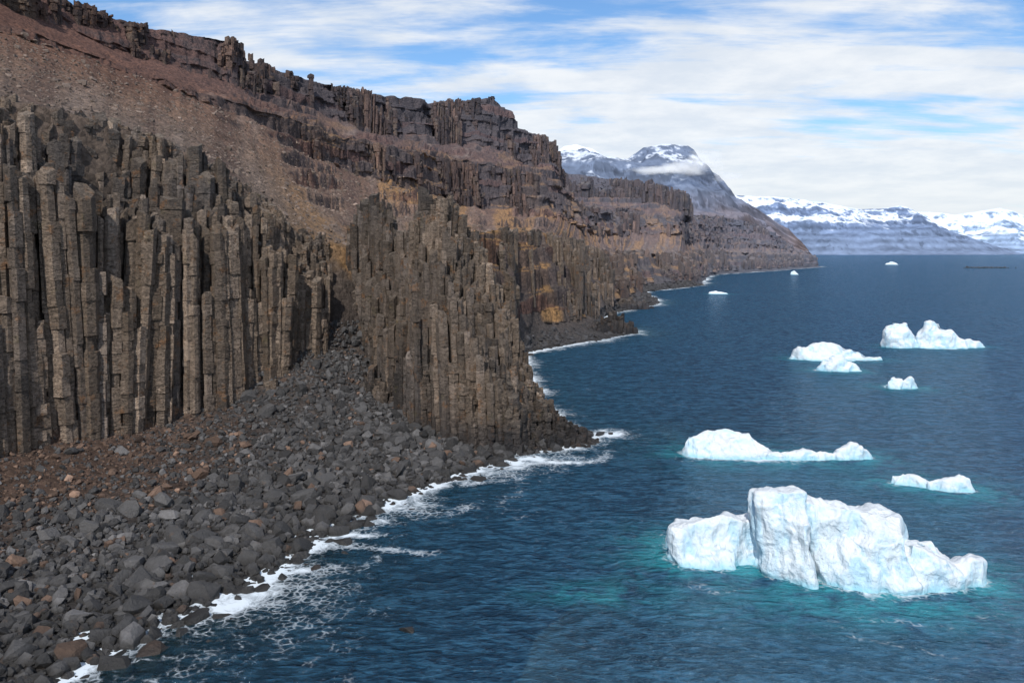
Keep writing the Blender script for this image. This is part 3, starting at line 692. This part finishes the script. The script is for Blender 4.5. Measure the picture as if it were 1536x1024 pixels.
# ---------------------------------------------------------------- summit cloud (mist volume, with emission added for scattered light)
m=bpy.data.materials.new('mist'); m.use_nodes=True; t=NT(m.node_tree)
oc=t.n('ShaderNodeTexCoord').outputs['Object']
pos=t.n('ShaderNodeNewGeometry').outputs['Position']
rr=t.n('ShaderNodeVectorMath',{0:oc},operation='LENGTH').outputs['Value']
nzv=t.noise(t.mapn(pos,(1/110.,1/110.,1/45.)),1.0,5,.65)
dn=t.math('MULTIPLY',t.math('MAXIMUM',t.math('SUBTRACT',t.math('ADD',nzv,t.math('MULTIPLY',t.math('SUBTRACT',1.0,rr),.5)),.64),0.0),.05)
vol=t.n('ShaderNodeVolumePrincipled',{'Color':(.97,.98,1,1),'Density':dn,'Anisotropy':.1,'Emission Strength':t.math('MULTIPLY',dn,.5),'Emission Color':(.90,.94,1,1)})  # self-glow replaces light scattered many times inside the mist
t.n('ShaderNodeOutputMaterial',{1:vol.outputs[0]})
cl_=empty('summit_cloud')
for k,(c,s) in enumerate([((990,4540,525),(250,130,60)),((800,4480,500),(200,120,34)),((1100,4600,590),(130,90,60)),((1240,4620,480),(110,90,45))]):
    bm=bmesh.new(); bmesh.ops.create_icosphere(bm,subdivisions=3,radius=1); me=bpy.data.meshes.new('mist'); bm.to_mesh(me); bm.free()
    me.materials.append(m); o=bpy.data.objects.new('mist_%d'%(k+1),me); bpy.context.collection.objects.link(o); o.location=c; o.scale=s; o.parent=cl_
# ---------------------------------------------------------------- light
SUNAZ=math.radians(190); SUNEL=math.radians(43)
sd=Vector((math.sin(SUNAZ)*math.cos(SUNEL),math.cos(SUNAZ)*math.cos(SUNEL),math.sin(SUNEL)))
L=bpy.data.lights.new('sun','SUN'); L.energy=4.0; L.angle=math.radians(.5); L.color=(1,.96,.90)
lo=bpy.data.objects.new('sun',L); bpy.context.collection.objects.link(lo); lo.rotation_euler=sd.to_track_quat('Z','Y').to_euler()
w=bpy.data.worlds.new('World'); sc.world=w; w.use_nodes=True; t=NT(w.node_tree)
sky=t.n('ShaderNodeTexSky',sky_type='NISHITA',sun_disc=False,sun_elevation=SUNEL,sun_rotation=SUNAZ,altitude=0,air_density=1.0,dust_density=.6,ozone_density=1.6)
gv=t.n('ShaderNodeTexCoord').outputs['Generated']
sx=t.n('ShaderNodeSeparateXYZ',{0:gv}); zc=t.math('MAXIMUM',sx.outputs[2],0.0)
den=t.math('ADD',zc,.13)
pv=t.n('ShaderNodeCombineXYZ',{0:t.math('DIVIDE',sx.outputs[0],den),1:t.math('DIVIDE',sx.outputs[1],den)}).outputs[0]
c1=t.noise(t.mapn(pv,(.7,.95,1),(0,0,-.25)),1.3,9,.56,.25)
c2=t.noise(t.mapn(pv,(.6,2.0,1),(0,0,.25)),2.4,9,.62,.3)
cc=t.math('ADD',t.math('MULTIPLY',c1,.60),t.math('MULTIPLY',c2,.40))
cov=t.mr(zc,0.05,.30,.17,.004)
cm=t.mr(t.math('ADD',cc,cov),.45,.60)
shade=t.mr(t.noise(pv,2.8,8,.62),.32,.68)
ccol=t.mix(shade,(7.5,8.1,8.9),(9.4,9.6,9.8))
col=t.mix(1.0,sky.outputs[0],(.98,1.30,1.58),'MULTIPLY')
col=t.mix(t.math('MULTIPLY',cm,.93),col,ccol)
hzn=t.mr(zc,0,.13,.8,0)
col=t.mix(hzn,col,(8.3,8.8,9.2))
bg=t.n('ShaderNodeBackground',{0:col,1:.1}); t.n('ShaderNodeOutputWorld',{0:bg.outputs[0]})
# ---------------------------------------------------------------- camera
cam=bpy.data.cameras.new('camera'); co=bpy.data.objects.new('camera',cam); bpy.context.collection.objects.link(co)
co.location=(0,0,50); co.rotation_euler=(math.radians(90),0,0)
cam.sensor_width=36; cam.lens=28.125; cam.shift_y=-.088; cam.clip_start=.5; cam.clip_end=150000
sc.camera=co
